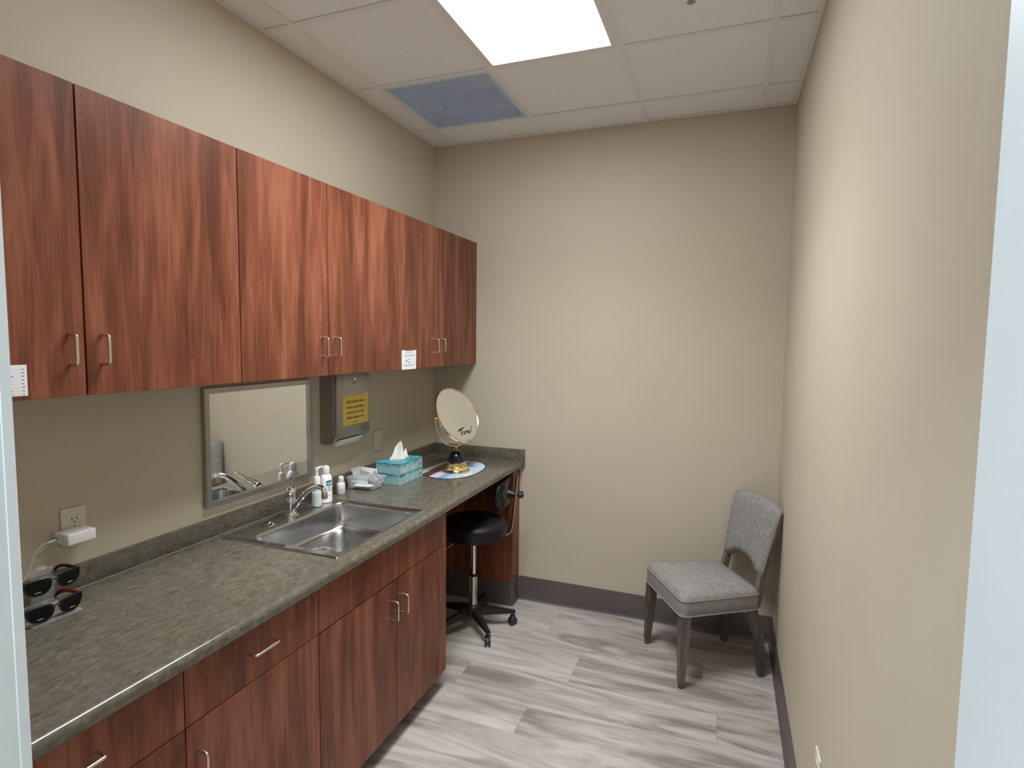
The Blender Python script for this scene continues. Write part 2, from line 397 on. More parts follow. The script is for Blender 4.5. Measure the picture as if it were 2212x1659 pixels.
# return air vent
vt = thing('air_vent', 'square blue-grey return air grille in the ceiling', 'air vent', (XA+.5*T, Y1-.5*T, H))
hv = T/2-RW
bm = B()
for x0, x1, y0, y1 in ((-hv, -hv+.02, -hv, hv), (hv-.02, hv, -hv, hv), (-hv+.02, hv-.02, -hv, -hv+.02), (-hv+.02, hv-.02, hv-.02, hv)):
    box(bm, x0, x1, y0, y1, -.003, .012, .001, 1)
obj('frame', bm, 'vent_blue', vt)
bm = B(); n = 44; hg = hv-.02
for k in range(1, n):
    p = -hg+2*hg*k/n
    box(bm, p-.0008, p+.0008, -hg, hg, .0, .0015); box(bm, -hg, hg, p-.0008, p+.0008, .0003, .0018)
g = obj('grille', bm, 'vent_blue', vt); g['kind'] = 'stuff'
bm = B()
box(bm, -hv, hv, -hv, hv, .15, .16)
for x0, x1, y0, y1 in ((-hv, -.20, -hv, hv), (.20, hv, -hv, hv), (-.20, .20, -hv, -.20), (-.20, .20, .20, hv)): box(bm, x0, x1, y0, y1, .055, .06)
for x0, x1, y0, y1 in ((-.205, -.2, -.2, .2), (.2, .205, -.2, .2), (-.2, .2, -.205, -.2), (-.2, .2, .2, .205)): box(bm, x0, x1, y0, y1, .0602, .15)
for x0, x1, y0, y1 in ((-hv, -hv+.004, -hv, hv), (hv-.004, hv, -hv, hv), (-hv, hv, -hv, -hv+.004), (-hv, hv, hv-.004, hv)): box(bm, x0, x1, y0, y1, .012, .06)
obj('duct_box', bm, 'vent_dark', vt)
# sprinkler
sp = thing('sprinkler', 'small dark fire sprinkler head at the top edge of the ceiling', 'sprinkler', (*at(1493, 5, z=H-.052)[:2], H))
obj('escutcheon', lathe(B(), [(.032, .003), (.032, -.001), (.026, -.006), (.014, -.009)], 24), 'white_rail', sp, 40)
obj('body', lathe(B(), [(.009, -.008), (.009, -.022), (.012, -.024), (.012, -.028), (.005, -.03)], 16), 'sprinkler', sp, 40)
bm = B()
for s in (-1, 1): tube(bm, [(s*.009, 0, -.026), (s*.013, 0, -.036), (s*.004, 0, -.05)], .0022, 6)
obj('yoke', bm, 'sprinkler', sp, 40)
obj('deflector', lathe(B(), [(.004, -.046), (.015, -.05), (.015, -.052), (.003, -.053)], 16), 'sprinkler', sp, 40)

# ================================================================== CABINETS
def handle_vert(x, y, z0, z1, out=.032, r=.0042):
    return tube(B(), smooth_path([(x, y, z1), (x+out*.55, y, z1), (x+out*.93, y, z1-.003), (x+out, y, z1-.012), (x+out, y, (z0+z1)/2), (x+out, y, z0+.012), (x+out*.93, y, z0+.003), (x+out*.55, y, z0), (x, y, z0)], 4), r, 10)
def handle_horiz(x, z, y0, y1, out=.032, r=.0042):
    return tube(B(), smooth_path([(x, y0, z), (x+out*.55, y0, z), (x+out*.93, y0+.003, z), (x+out, y0+.012, z), (x+out, (y0+y1)/2, z), (x+out, y1-.012, z), (x+out*.93, y1-.003, z), (x+out*.55, y1, z), (x, y1, z)], 4), r, 10)
G = .0016
DT = .019
def wall_cab(y0, y1, ym, label, filler=None, wide=0.):
    t = thing('wall_cabinet', label, 'cabinet', (0, 0, 0), 0, 'cherry wood wall cabinets')
    obj('body', box(B(), .001, XU-DT-.002, y0+.0005, y1-.0005, ZB+.004, ZT), 'wood_dark', t)
    yr = filler if filler is not None else y1
    for a, b, hy in ((y0, ym, ym-.04), (ym, yr, ym+.04)):
        d = obj('door', box(B(), XU-DT, XU, a+G, b-G-(wide if b == ym else 0), ZB, ZT, .0008, 1), 'wood', t)
        obj('handle', handle_vert(XU-.001, hy, 1.618, 1.694), 'nickel', d, 50)
    if filler is not None: obj('filler', box(B(), XU-DT, XU-.001, filler+G, y1-.0005, ZB, ZT), 'wood', t)
wall_cab(-2.955, -1.942, -2.445, 'wall cabinet nearest the doorway with a printed list on its door', None, .0012)
wall_cab(-1.942, -1.024, -1.486, 'middle wall cabinet above the framed mirror')
wall_cab(-1.024, -.002, -.540, 'wall cabinet against the back wall with a small notice taped low', -.055)
# shelf-side filler between first wall cabinet and door wall
def base_cab(y0, y1, label, kind):
    t = thing('sink_base_cabinet' if kind == 'sink' else 'base_cabinet', label, 'cabinet', (0, 0, 0), 0, 'cherry wood base cabinets')
    zt = ZC-TH-.006
    bm = B()
    if kind == 'sink':
        xb = XB-DT-.002
        box(bm, .001, xb, y0+.0005, y0+.018, ZK+.004, zt-.002); box(bm, .001, xb, y1-.018, y1-.0005, ZK+.004, zt-.002)
        box(bm, .001, xb, y0+.018, y1-.018, ZK+.004, ZK+.022); box(bm, .001, .012, y0+.018, y1-.018, ZK+.022, zt-.002)
        box(bm, xb-.018, xb, y0+.018, y1-.018, ZD-.03, zt-.002)
    else: box(bm, .001, XB-DT-.002, y0+.0005, y1-.0005, ZK+.004, zt-.002)
    obj('body', bm, 'wood_dark', t)
    obj('toe_kick', box(B(), .05, XB-.085, y0+.001, y1-.001, .001, ZK+.004), 'base_rubber', t)
    x0, x1 = XB-DT, XB
    if kind == 'sink':
        obj('false_front', box(B(), x0, x1, y0+G, y1-G, ZD+.002, zt, .0008, 1), 'wood', t)
        ym = -1.475
        for a, b, hy in ((y0, ym, ym-.04), (ym, y1, ym+.035)):
            d = obj('door', box(B(), x0, x1, a+G, b-G, ZK, ZD-.0025, .0008, 1), 'wood', t)
            obj('handle', handle_vert(x1-.001, hy, .560, .638), 'nickel', d, 50)
    else:
        yc = (y0+y1)/2
        d = obj('drawer', box(B(), x0, x1, y0+G, y1-G, ZD+.0015, zt, .0008, 1), 'wood', t)
        obj('handle', handle_horiz(x1-.001, .805, yc-.048, yc+.042), 'nickel', d, 50)
        d = obj('door', box(B(), x0, x1, y0+G, y1-G, ZK, ZD-.0015, .0008, 1), 'wood', t)
        obj('handle', handle_vert(x1-.001, y0+.034, .560, .638), 'nickel', d, 50)
base_cab(-2.955, -2.451, 'base cabinet cut by the left door frame, drawer over door', 'drawer')
base_cab(-2.451, -1.953, 'base cabinet with drawer and single door left of the sink cabinet', 'drawer')
base_cab(-1.953, -1.037, 'wide sink base cabinet with two doors and a plain front above', 'sink')
t = thing('support_panel', 'narrow cherry wood end support under the worktop at the back wall', 'panel', (0, 0, 0))
obj('panel', box(B(), .006, XB, -.122, -.001, HB, ZC-TH-.001, .001, 1), 'wood', t)
bm = B(); pf2 = rpoly([(.006, -.128), (XB+.006, -.128), (XB+.006, -.002), (.006, -.002)], .012, 3); prism(bm, pf2, .001, HB)
obj('cove_base', bm, 'base_rubber', t, 40)

# ================================================================== WORKTOP
ct = thing('countertop', 'long mottled brown-green laminate worktop with backsplash', 'countertop', (0, 0, ZC))
def ctprof(x0, x1, rnd):
    if not rnd: return [(x0, -TH), (x1, -TH), (x1, 0), (x0, 0)]
    p = [(x0, -TH), (x1-.004, -TH), (x1, -TH+.004)]
    R = .017
    for k in range(7):
        a = PI/2*k/6; p.append((x1-R+R*math.cos(a), -R+R*math.sin(a)))
    return p+[(x0, 0)]
bm = B(); SKY0, SKY1, SKX0, SKX1 = -1.800, -1.230, .085, .575
def seg(y0, y1, x0, x1, rnd): loft(bm, [[(x, y0, z) for x, z in ctprof(x0, x1, rnd)], [(x, y1, z) for x, z in ctprof(x0, x1, rnd)]])
seg(YF+.002, SKY0, .001, XC, True); seg(SKY1, -TS-.0005, .001, XC, True); seg(SKY0, SKY1, SKX1, XC, True); seg(SKY0, SKY1, .001, SKX0, False)
obj('top', bm, 'counter', ct, 40)
hs = ZS-ZC
bsp = tag(obj('backsplash', box(B(), .0005, TS, YF+.002, -TS-.0005, .0002, hs, .0025, 2), 'counter', None, 40, (0, 0, ZC)), 'long low backsplash strip along the cabinet wall', 'backsplash')
obj('caulk_line', tube(B(), [(TS+.001, YF+.01, .0010), (TS+.001, -TS-.001, .0010)], .0016, 8), 'caulk', bsp, 60)
tag(obj('end_splash', box(B(), .0005, XC+.011, -TS, -.0005, -TH, hs, .0025, 2), 'counter', None, 40, (0, 0, ZC)), 'short backsplash piece at the back wall end of the worktop', 'backsplash')
# ================================================================== SINK
sk = thing('sink', 'stainless steel drop-in sink set in the worktop', 'sink', (0, 0, ZC))
RX0, RX1, RY0, RY1 = .057, .596, -1.822, -1.207
BX0, BX1, BY0, BY1 = .158, .574, -1.780, -1.241
loops = []
def L(ins, z, r, outer=False):
    x0, x1, y0, y1 = (RX0, RX1, RY0, RY1) if outer else (BX0, BX1, BY0, BY1)
    loops.append([(p[0], p[1], z) for p in rrect(x0+ins, x1-ins, y0+ins, y1-ins, r, 8)])
L(.0, .0003, .006, True); L(.0008, .0028, .006, True); L(.0026, .0048, .006, True); L(.0052, .0055, .006, True); L(.0080, .0048, .006, True); L(.0115, .0027, .006, True)
L(-.005, .0026, .058); L(-.001, .0018, .056); L(.0025, -.003, .054); L(.004, -.012, .054)
L(.009, -.070, .058); L(.011, -.092, .060); L(.0145, -.102, .060); L(.0205, -.109, .058); L(.029, -.1125, .055)
L(.09, -.1150, .05); L(.15, -.1165, .03)
bm = B(); loft(bm, loops, caps=False)
# floor of the bowl closed around the drain
v = [bm.verts.new(p) for p in loops[-1]]; bm.faces.new(v); bmesh.ops.remove_doubles(bm, verts=bm.verts, dist=1e-5)
obj('bowl', bm, 'steel', sk, 30)
dx, dy, dz = .292, -1.540, .0560
dr_ = obj('drain', lathe(B(), [(.030, -.170), (.056, -.1705), (.057, -.1685), (.052, -.1665), (.043, -.169), (.040, -.176), (.02, -.178)], 28, (dx, dy, dz)), 'chrome', sk, 40)
bm = B(); lathe(bm, [(.030, -.1765), (.031, -.170), (.028, -.169), (.006, -.172), (.006, -.160), (.011, -.158), (.011, -.155), (.003, -.153)], 20, (dx, dy, dz))
obj('strainer', bm, 'chrome', dr_, 40)
obj('faucet_ledge', prism(B(), rrect(.072, .136, -1.66, -1.36, .02, 5), .0020, .0037), 'steel', sk, 40)
tag(obj('sink_hole_cover', lathe(B(), [(.019, .0), (.019, .003), (.014, .007), (.009, .012), (.003, .014)], 20), 'chrome', None, 50, (.118, -1.625, ZC+.0040)), 'small round chrome cap on the sink rim left of the faucet', 'sink cap')

# ------------------------------------------------------------------ faucet
fx, fy = .102, -1.492
fc = thing('faucet', 'chrome single-lever faucet arching over the sink', 'faucet', (fx, fy, ZC+.0040))
obj('base_plate', prism(B(), rrect(-.024, .024, -.034, .034, .022, 6), 0, .005), 'chrome', fc, 40)
obj('body', lathe(B(), [(.024, .004), (.0235, .012), (.0205, .016), (.020, .058), (.0215, .062), (.0215, .068), (.0195, .072), (.019, .098), (.021, .102), (.021, .108), (.018, .117), (.012, .124), (.004, .127)], 28), 'chrome', fc, 35)
spt = obj('spout', tube(B(), smooth_path([(.010, -.002, .030), (.040, -.009, .056), (.085, -.018, .102), (.135, -.029, .138), (.178, -.038, .152), (.206, -.044, .148), (.214, -.0455, .132)], 6), [.0115]*12+[.0105]*12+[.0100]*13, 14), 'chrome', fc, 50)
obj('aerator', lathe(B(), [(.0115, .0), (.0125, .004), (.0125, .022), (.010, .026)], 16, (.2145, -.0455, .108)), 'bronze', spt, 40)
dl = Vector((.67, -.72, 0)).normalized()
lev = [Vector((0, 0, .118))+dl*a+Vector((0, 0, b)) for a, b in ((0, 0), (.018, .014), (.040, .027), (.066, .046), (.090, .066))]
obj('lever', tube(B(), smooth_path(lev, 5), [.011]*5+[.0085]*5+[.0072]*5+[.0062]*6, 12, sq=.7), 'chrome', fc, 50)
obj('index_button', lathe(B(), [(.0045, 0), (.0045, .003), (.002, .004)], 12, (-.022, -.006, .078)), 'red_plastic', fc, 40)

# ================================================================== ON THE LEFT WALL
MY0, MY1, MZ0, MZ1 = -1.845, -1.250, 1.036, 1.497
mr = thing('wall_mirror', 'rectangular mirror in a brushed metal frame above the sink', 'mirror', (0, 0, 0))
fw, fd = .021, .022
def rail_yz(a, b, c, d): return loft(B(), [[(.001, *p) for p in (a, b, c, d)], [(fd, *p) for p in (a, b, c, d)]])
i0, i1, k0, k1 = MY0+fw, MY1-fw, MZ0+fw, MZ1-fw
obj('frame_rail', rail_yz((MY0, MZ1), (MY1, MZ1), (i1, k1), (i0, k1)), 'frame_steel', mr)
obj('frame_rail', rail_yz((MY0, MZ0), (MY1, MZ0), (i1, k0), (i0, k0)), 'frame_steel', mr)
obj('frame_stile', rail_yz((MY0, MZ0), (MY0, MZ1), (i0, k1), (i0, k0)), 'frame_steel', mr)
obj('frame_stile', rail_yz((MY1, MZ0), (MY1, MZ1), (i1, k1), (i1, k0)), 'frame_steel', mr)
obj('glass', box(B(), .002, .012, i0-.002, i1+.002, k0-.002, k1+.002), 'mirror', mr)

# paper towel dispenser
DX = .102
pd = thing('paper_towel_dispenser', 'grey metal paper towel dispenser under the wall cabinets', 'dispenser', (0, 0, 0))
DY0, DY1, DZ0, DZ1 = -1.172, -.905, 1.176, 1.534
bm = B(); pr_ = [(.001, DZ0), (.050, DZ0-.004), (.078, DZ0+.012), (DX-.012, DZ0+.034), (DX-.012, DZ1), (.001, DZ1)]
loft(bm, [[(x, DY0, z) for x, z in pr_], [(x, DY1, z) for x, z in pr_]]); obj('body', bm, 'steel_box', pd)
d = obj('front_cover', box(B(), DX-.011, DX, DY0-.001, DY1+.001, DZ0+.036, DZ1, .003, 2), 'steel_box', pd, 40)
obj('lock', lathe(B(), [(.008, 0), (.008, .004), (.004, .005)], 16, (0, 0, 0)), 'chrome', d, 40)
bpy.context.view_layer.update()
lk = d.children[0]; lk.rotation_euler = (0, PI/2, 0); lk.location = (DX, -1.035, 1.492)
obj('slot', box(B(), DX, DX+.0006, -1.053, -1.020, 1.468, 1.4715), 'ink', d)
obj('level_window', box(B(), .055, .062, DY0-.0008, DY0, 1.205, 1.245), 'frame_steel', pd)
bm = B()
loft(bm, [[(x, y, z) for x, z in ((.045, DZ0-.003), (.088, DZ0+.016), (.098, DZ0+.014), (.062, DZ0-.016))] for y in (DY0+.03, DY1-.05)])
tag(obj('paper_towel', bm, 'towel'), 'white folded paper towel hanging out of the metal dispenser', 'paper towel')
# lettering too small to read: rows of word-like marks
def marks(bm, x, rows, y0, y1, h, rnd, gap=.28):
    for z in rows:
        y = y0
        while y < y1:
            wl = rnd.uniform(2.0, 5.5)*h; e = min(y+wl, y1); yy = y
            while yy < e-.2*h:
                hh = h*rnd.choice((.62, .62, .7, 1.0)); ww = h*rnd.uniform(.16, .3)
                box(bm, x, x+.0003, yy, yy+ww, z, z+hh); yy += ww+h*.17
            box(bm, x, x+.0003, y, e-.2*h, z+h*.12, z+h*.24)
            y = e+gap*h
rnd = random.Random(3)
nt = thing('notice', 'yellow printed notice stuck on the paper towel dispenser', 'notice', (0, 0, 0))
NX = DX+.0007; NY0, NY1, NZ0, NZ1 = -1.128, -.918, 1.262, 1.408
obj('sheet', box(B(), NX-.0004, NX, NY0, NY1, NZ0, NZ1), 'yellow', nt)
bm = B(); marks(bm, NX, (1.372,), NY0+.03, NY0+.180, .0125, rnd); marks(bm, NX, (1.345, 1.319), NY0+.03, NY0+.175, .0115, rnd); marks(bm, NX, (1.293,), NY0+.03, NY0+.168, .0115, rnd); marks(bm, NX, (1.273,), NY0+.082, NY0+.115, .006, rnd)
obj('printed_lines', bm, 'ink_brown', nt)
for ty in (NY0-.004, NY1-.035): obj('tape', box(B(), NX-.0003, NX+.0003, ty, ty+.032, NZ1-.002, NZ1+.008), 'frame_steel', nt)

# papers on the cabinet doors
pl = thing('paper_list', 'white printed list taped to the cabinet door beside the left door frame', 'paper', (0, 0, 0))
PX = XU+.0007
obj('sheet', box(B(), PX-.0004, PX, -2.70, -2.580, 1.549, 1.622), 'paper', pl)
bm = B()
for k in range(8):
    z = 1.6125-k*.0084
    marks(bm, PX, (z-.002,), -2.69, -2.612+random.uniform(-.01, .008), .003, rnd); marks(bm, PX, (z-.002,), -2.5915, -2.5855, .0034, rnd, .2)
    box(bm, PX, PX+.0002, -2.611, -2.594, z-.002, z-.0017)
obj('printed_lines', bm, 'ink_grey', pl)
pn = thing('paper_notice', 'small white printed notice taped low on the far cabinet door', 'paper', (0, 0, 0))
bm = B(); zz = [(-.920, 1.536), (-.780, 1.536), (-.777, 1.634), (-.800, 1.636), (-.805, 1.632), (-.890, 1.632), (-.895, 1.636), (-.921, 1.634)]
prism(bm, zz, PX-.0004, PX, 'yz'); obj('sheet', bm, 'paper', pn)
bm = B(); marks(bm, PX, (1.622,), -.885, -.812, .006, rnd); marks(bm, PX, (1.61, 1.603), -.90, -.795, .0035, rnd); marks(bm, PX, (1.553, 1.559), -.90, -.80, .0035, rnd)
for k in range(14):
    y = rnd.uniform(-.895, -.815); z = rnd.uniform(1.567, 1.59); box(bm, PX, PX+.0003, y, y+rnd.uniform(.004, .02), z, z+rnd.uniform(.001, .004))
obj('printed_lines', bm, 'ink_grey', pn)

# outlets, charger, cable
def outlet(label, loc, rz, group='electrical outlets'):
    t = thing('outlet', label, 'outlet', loc, rz, group)     # local: plate in the xz plane facing -y
    obj('plate', box(B(), -.0365, .0365, -.006, 0, -.058, .058, .003, 2), 'ivory', t, 40)
    for s in (-1, 1):
        rc = obj('receptacle', prism(B(), rpoly([(-.017, s*.0195-.0145), (.017, s*.0195-.0145), (.017, s*.0195+.0145), (-.017, s*.0195+.0145)], .004, 3), -.0075, -.005, 'xz'), 'ivory', t)
        b = B(); z = s*.0195
        box(b, -.0085, -.0062, -.0078, -.0074, z, z+.0075); box(b, .0055, .0078, -.0078, -.0074, z+.0005, z+.007); box(b, -.006, -.0035, -.0078, -.0074, z+.0028, z+.0046)
        prism(b, [(.0024*math.cos(k*PI/5), z-.0065+.0024*math.sin(k*PI/5)) for k in range(10)], -.0078, -.0074, 'xz')
        obj('slots', b, 'ink', rc)
    obj('screw', prism(B(), [(.0028*math.cos(k*PI/5), .0028*math.sin(k*PI/5)) for k in range(10)], -.0068, -.0058, 'xz'), 'nickel', t)
    return t
outlet('ivory outlet above the backsplash with a charger plugged in', (0, -2.308, 1.113), PI/2)
outlet('ivory outlet beside the paper towel dispenser', (0, -.684, 1.115), PI/2)
outlet('outlet low on the right wall at the bottom edge of the view', (W, -1.655, .455), -PI/2)
ch = thing('charger', 'white plug-in charger block sticking out of the left outlet', 'charger', (.0082, -2.329, 1.095))
obj('body', box(B(), .002, .068, -.041, .040, -.018, .017, .005, 3), 'white_plastic', ch, 45)
obj('port', box(B(), .012, .024, -.0418, -.0408, -.005, .005), 'ink_grey', ch)
p3 = [(.025, -2.372, 1.092), (.025, -2.395, 1.090)]+[tuple(at(a, b, x=.030)) for a, b in ((88, 1180), (72, 1203), (64, 1232), (53, 1250), (38, 1262))]+[(.034, -2.60, .998), (.06, -2.66, .9262), (.09, -2.74, .9225), (.12, -2.86, .9222)]
cbl = thing('charging_cable', 'thin white cable hanging from the charger to the worktop', 'cable', (0, 0, 0))
obj('wire', tube(B(), smooth_path(p3, 6), .0019, 8), 'ivory', cbl, 60)
obj('plug', tube(B(), [(.025, -2.3705, 1.092), (.025, -2.392, 1.0905)], .0036, 10), 'white_plastic', cbl, 60)

# ================================================================== ON THE WORKTOP
# soap pump bottle
def oval(bm, prof, n=28, loc=(0, 0, 0), ex=1., ey=1.): return lathe(bm, prof, n, loc, ex, ey)
ZR = ZC+.0040
pb = thing('pump_bottle', 'clear pump bottle of pale soap at the sink corner', 'bottle', (.113, -1.337, ZR), math.radians(35))
obj('bottle', oval(B(), [(.024, 0), (.029, .004), (.030, .02), (.030, .07), (.027, .084), (.018, .096), (.0125, .100), (.0125, .108)], 28, (0, 0, 0), .80, 1.08), 'clear', pb, 45)
obj('soap', oval(B(), [(.0225, .0015), (.0273, .005), (.0285, .02), (.0285, .066), (.02, .0665)], 28, (0, 0, 0), .80, 1.08), 'soap', pb, 45)
pm = obj('pump', lathe(B(), [(.0145, .100), (.0150, .103), (.0150, .130), (.0135, .136), (.0060, .139), (.0055, .163), (.0085, .166), (.0085, .176), (.004, .179)], 24), 'soft_white', pb, 40)
obj('nozzle', tube(B(), smooth_path([(0, 0, .173), (.012, .016, .176), (.022, .031, .175), (.025, .036, .168)], 5), [.0055]*6+[.0042]*10, 10), 'soft_white', pm, 50)
obj('dip_tube', tube(B(), [(0, 0, .10), (0, 0, .068)], .0025, 8), 'soft_white', pm, 50)
# lotion bottle
lb = thing('lotion_bottle', 'tall white bottle with domed cap and teal label behind the faucet', 'bottle', (.108, -1.268, ZR), 0)
obj('bottle', oval(B(), [(.026, 0), (.0305, .003), (.031, .02), (.031, .105), (.029, .120), (.022, .131), (.014, .136), (.0135, .140)], 32, (0, 0, 0), .82, 1.0), 'soft_white', lb, 45)
obj('cap', lathe(B(), [(.0165, .138), (.0172, .140), (.0172, .158), (.0155, .167), (.009, .173), (.002, .1745)], 24), 'white_plastic', lb, 45)
def patch(bm, a0, a1, z0, z1, r=.0314, ex=.82, ey=1., n=8, t=.0004):
    lo = [[((r+d)*ex*math.cos(a0+(a1-a0)*k/n), (r+d)*ey*math.sin(a0+(a1-a0)*k/n), z) for k in range(n+1)] for d, z in ((0, z0), (t, z0), (t, z1), (0, z1))]
    return loft(bm, lo+[lo[0]], caps=False, closed=False)
obj('label_border', patch(B(), -.72, .25, .082, .106), 'ink', lb)
obj('label_panel', patch(B(), -.62, .25, .085, .100, .0318), 'label_teal', lb)
for z, a0, a1 in ((.073, -.5, .2), (.065, -.6, .1), (.058, -.55, .2), (.034, -1.3, -.2)): obj('text_line', patch(B(), a0, a1, z, z+.0028), 'ink_purple', lb)
# small bottle
sb = thing('small_bottle', 'short white flip-cap bottle between lotion bottle and vial tray', 'bottle', (.073, -1.112, ZC), 0)
obj('bottle', oval(B(), [(.021, 0), (.0235, .003), (.0238, .045), (.021, .056), (.013, .061), (.0125, .064)], 28, (0, 0, 0), .8, 1.), 'white_plastic', sb, 45)
obj('cap', lathe(B(), [(.0138, .063), (.0142, .065), (.0142, .080), (.0125, .087), (.006, .091), (.001, .0915)], 22), 'white_plastic', sb, 45)
bm = B(); patch(bm, -1.2, .2, .014, .034, .0240, .8, 1.); obj('label', bm, 'label_white', sb)
for z in (.018, .022, .027): obj('text_line', patch(B(), -1.0, 0., z, z+.0014, .0245, .8, 1.), 'ink_grey', sb)

# vial tray and vial strips
TX, TY = .115, -.962
tr = thing('plastic_tray', 'clear plastic tray full of white vial strips', 'tray', (TX, TY, ZC), math.radians(4))
bm = B()
def trl(ins, z, fl): return [(p[0]+(fl if p[0] > 0 else 0), p[1], z) for p in rrect(-.078+ins, .072-ins, -.050+ins, .050-ins, .012, 4)]
loft(bm, [trl(.006, 0, 0), trl(.001, .004, 0), trl(-.002, .030, .006), trl(-.004, .056, .016), trl(-.008, .058, .016), trl(-.008, .0595, .016), trl(-.0035, .0595, .016), trl(-.0005, .056, .014), trl(.0015, .030, .004), trl(.0035, .0055, 0), trl(.02, .005, 0)], caps=True)
obj('tray_shell', bm, 'clear', tr, 40)
def vial_mesh():
    b = B(); lathe(b, [(.0034, 0), (.0048, .001), (.0050, .020), (.0040, .025), (.0018, .028), (.0018, .030)], 8)
    prism(b, [(-.0042, .030), (.0042, .030), (.0048, .044), (.0022, .047), (-.0022, .047), (-.0048, .044)], -.0009, .0009, 'xz'); return b
vial_me = None
def vial_strip(label, mtx, n):
    global vial_me
    t = thing('vial_strip', label, 'vial strip', (0, 0, 0), 0, 'strips of plastic vials in the tray')
    t.matrix_world = mtx @ Matrix.Scale(1.18, 4)
    if vial_me is None:
        o = obj('vial', vial_mesh(), 'soft_white', t, 40); vial_me = o.data; first = 1; o.location = (-(n-1)/2*.0104, 0, 0)
    else: first = 0
    for k in range(first, n):
        o = bpy.data.objects.new('vial', vial_me); COL.objects.link(o); o.parent = t; o.location = ((k-(n-1)/2)*.0104, 0, 0)
    obj('web', box(B(), -(n-1)/2*.0104-.003, (n-1)/2*.0104+.003, -.0005, .0005, .006, .034), 'soft_white', t)
def mx(loc, ex, ey, ez):
    from mathutils import Euler
    return Matrix.Translation(loc) @ Euler((math.radians(ex), math.radians(ey), math.radians(ez)), 'XYZ').to_matrix().to_4x4()
vz = ZC+.008
vial_strip('strip of white vials standing at the wall side of the clear tray', mx((TX-.010, TY+.030, vz+.034), -12, 4, 4), 8)
vial_strip('strip of white vials in the middle of the clear tray', mx((TX+.006, TY+.008, vz+.028), 14, 8, -4), 8)
vial_strip('strip of white vials lying along the near side of the clear tray', mx((TX-.018, TY-.030, vz+.004), 6, 0, 5), 8)
vial_strip('strip of white vials leaning out over the right end of the clear tray', mx((TX+.050, TY-.012, vz+.036), 20, 52, 18), 6)
vial_strip('short strip of white vials poking up at the left end of the clear tray', mx((TX-.056, TY+.012, vz+.040), 10, -14, 35), 4)
vial_strip('strip of white vials at the bottom of the clear tray', mx((TX+.01, TY-.010, vz+.010), 85, 0, 8), 8)

# tissue boxes
def carton(label, z, rz, slot):
    t = thing('tissue_box', label, 'tissue box', (.183, -.742, z), rz, 'teal tissue boxes')
    h = .0565; wx, wy = .076, .118
    if slot:
        bm = B(); loops = [[(p[0], p[1], zz) for p in rrect(-wx, wx, -wy, wy, .002, 2)] for zz in (0, h)]
        loft(bm, loops, caps=True)
        obj('carton', bm, 'carton', t)
    else: obj('carton', box(B(), -wx, wx, -wy, wy, 0, h, .0015, 1), 'carton', t)
    bm = B(); sh = rpoly([(.078, .047), (.078, .018), (.092, .008), (.106, .018), (.106, .047)], .004, 3)
    prism(bm, sh, wx, wx+.0004, 'yz'); em = obj('emblem', bm, 'ink_grey', t)
    obj('emblem_bar', box(B(), wx+.0004, wx+.0007, .082, .102, .034, .040), 'label_white', em)
    if slot:
        ov = [(.022*math.cos(k*PI/10), .058*math.sin(k*PI/10)) for k in range(20)]
        obj('opening', prism(B(), ov, h, h+.0005), 'ink_grey', t)
    return t
carton('lower teal tissue box of the stack', ZC, math.radians(-1), False)
carton('upper teal tissue box with a tissue pulled up', ZC+.0570, math.radians(1), True)
bm = B(); TZ = ZC+.0570+.0570
def tissue_top(u):
    P = [(-1, .0), (-.8, .022), (-.45, .058), (-.12, .088), (.06, .104), (.16, .100), (.24, .072), (.34, .040), (.46, .044), (.66, .058), (.78, .050), (.88, .028), (1, .004)]
    for (a, za), (b, zb_) in zip(P, P[1:]):
        if u <= b: return za+(zb_-za)*(u-a)/(b-a)
    return 0
NUt, NVt = 36, 6
def tpt(u, v, h):
    z = tissue_top(u)*v; w_ = .062*(1-.08*v)*(.62+.38*min(1, v*3))
    a_ = u*w_; b_ = .011*math.sin(3.2*u+.5)*(1-.3*v)+.007*v*math.sin(7*u)-.006*v+h
    return (.183+a_*.55+b_*.83, -.742+a_*.83-b_*.55, TZ-.004+z)
for h in (-.0035, .0035):
    g_ = [[bm.verts.new(tpt(-1+2*i/NUt, j/NVt, h*(1-.75*j/NVt)*(1-(-1+2*i/NUt)**6))) for i in range(NUt+1)] for j in range(NVt+1)]
    for j in range(NVt):
        for i in range(NUt): bm.faces.new((g_[j][i], g_[j][i+1], g_[j+1][i+1], g_[j+1][i]))
tag(obj('tissue', bm, 'tissue', None, 50), 'white tissue standing up out of the upper teal box', 'tissue')

# printed counter mat
pxs = [(905, 1018), (930, 1008), (961, 997), (990, 994), (1020, 996.5), (1040, 1000), (1050, 1007), (1046, 1014), (1028, 1024), (1006, 1031), (984, 1034), (960, 1035), (935, 1032.5), (915, 1027.5), (902, 1022)]
mc = Vector((.385, -.455, ZC))
mp_ = smooth_path([at(a, b, z=ZC)-mc for a, b in pxs]+[at(*pxs[0], z=ZC)-mc], 3)[:-1]
cm = thing('counter_mat', 'rounded pink and blue printed mat under the gold mirror', 'mat', mc)
obj('mat_edge', prism(B(), [(p.x, p.y) for p in mp_], .0002, .0018), 'ink', cm)
obj('print', prism(B(), [(p.x*.965, p.y*.965) for p in mp_], .0018, .0024), 'mat', cm)
def tilt(x, y, w, h, a=.6):
    c, s = math.cos(a), math.sin(a); return prism(B(), [(x+c*u*w-s*v_*h, y+s*u*w+c*v_*h) for u, v_ in ((-1, -1), (1, -1), (1, 1), (-1, 1))], .0024, .0026)
for x, y, w, h in ((.045, -.115, .016, .008), (.075, -.090, .014, .008), (.02, .16, .02, .007), (.055, .15, .018, .007), (.105, .015, .010, .005)): obj('picture', tilt(x, y, w, h), 'ink_grey', cm)
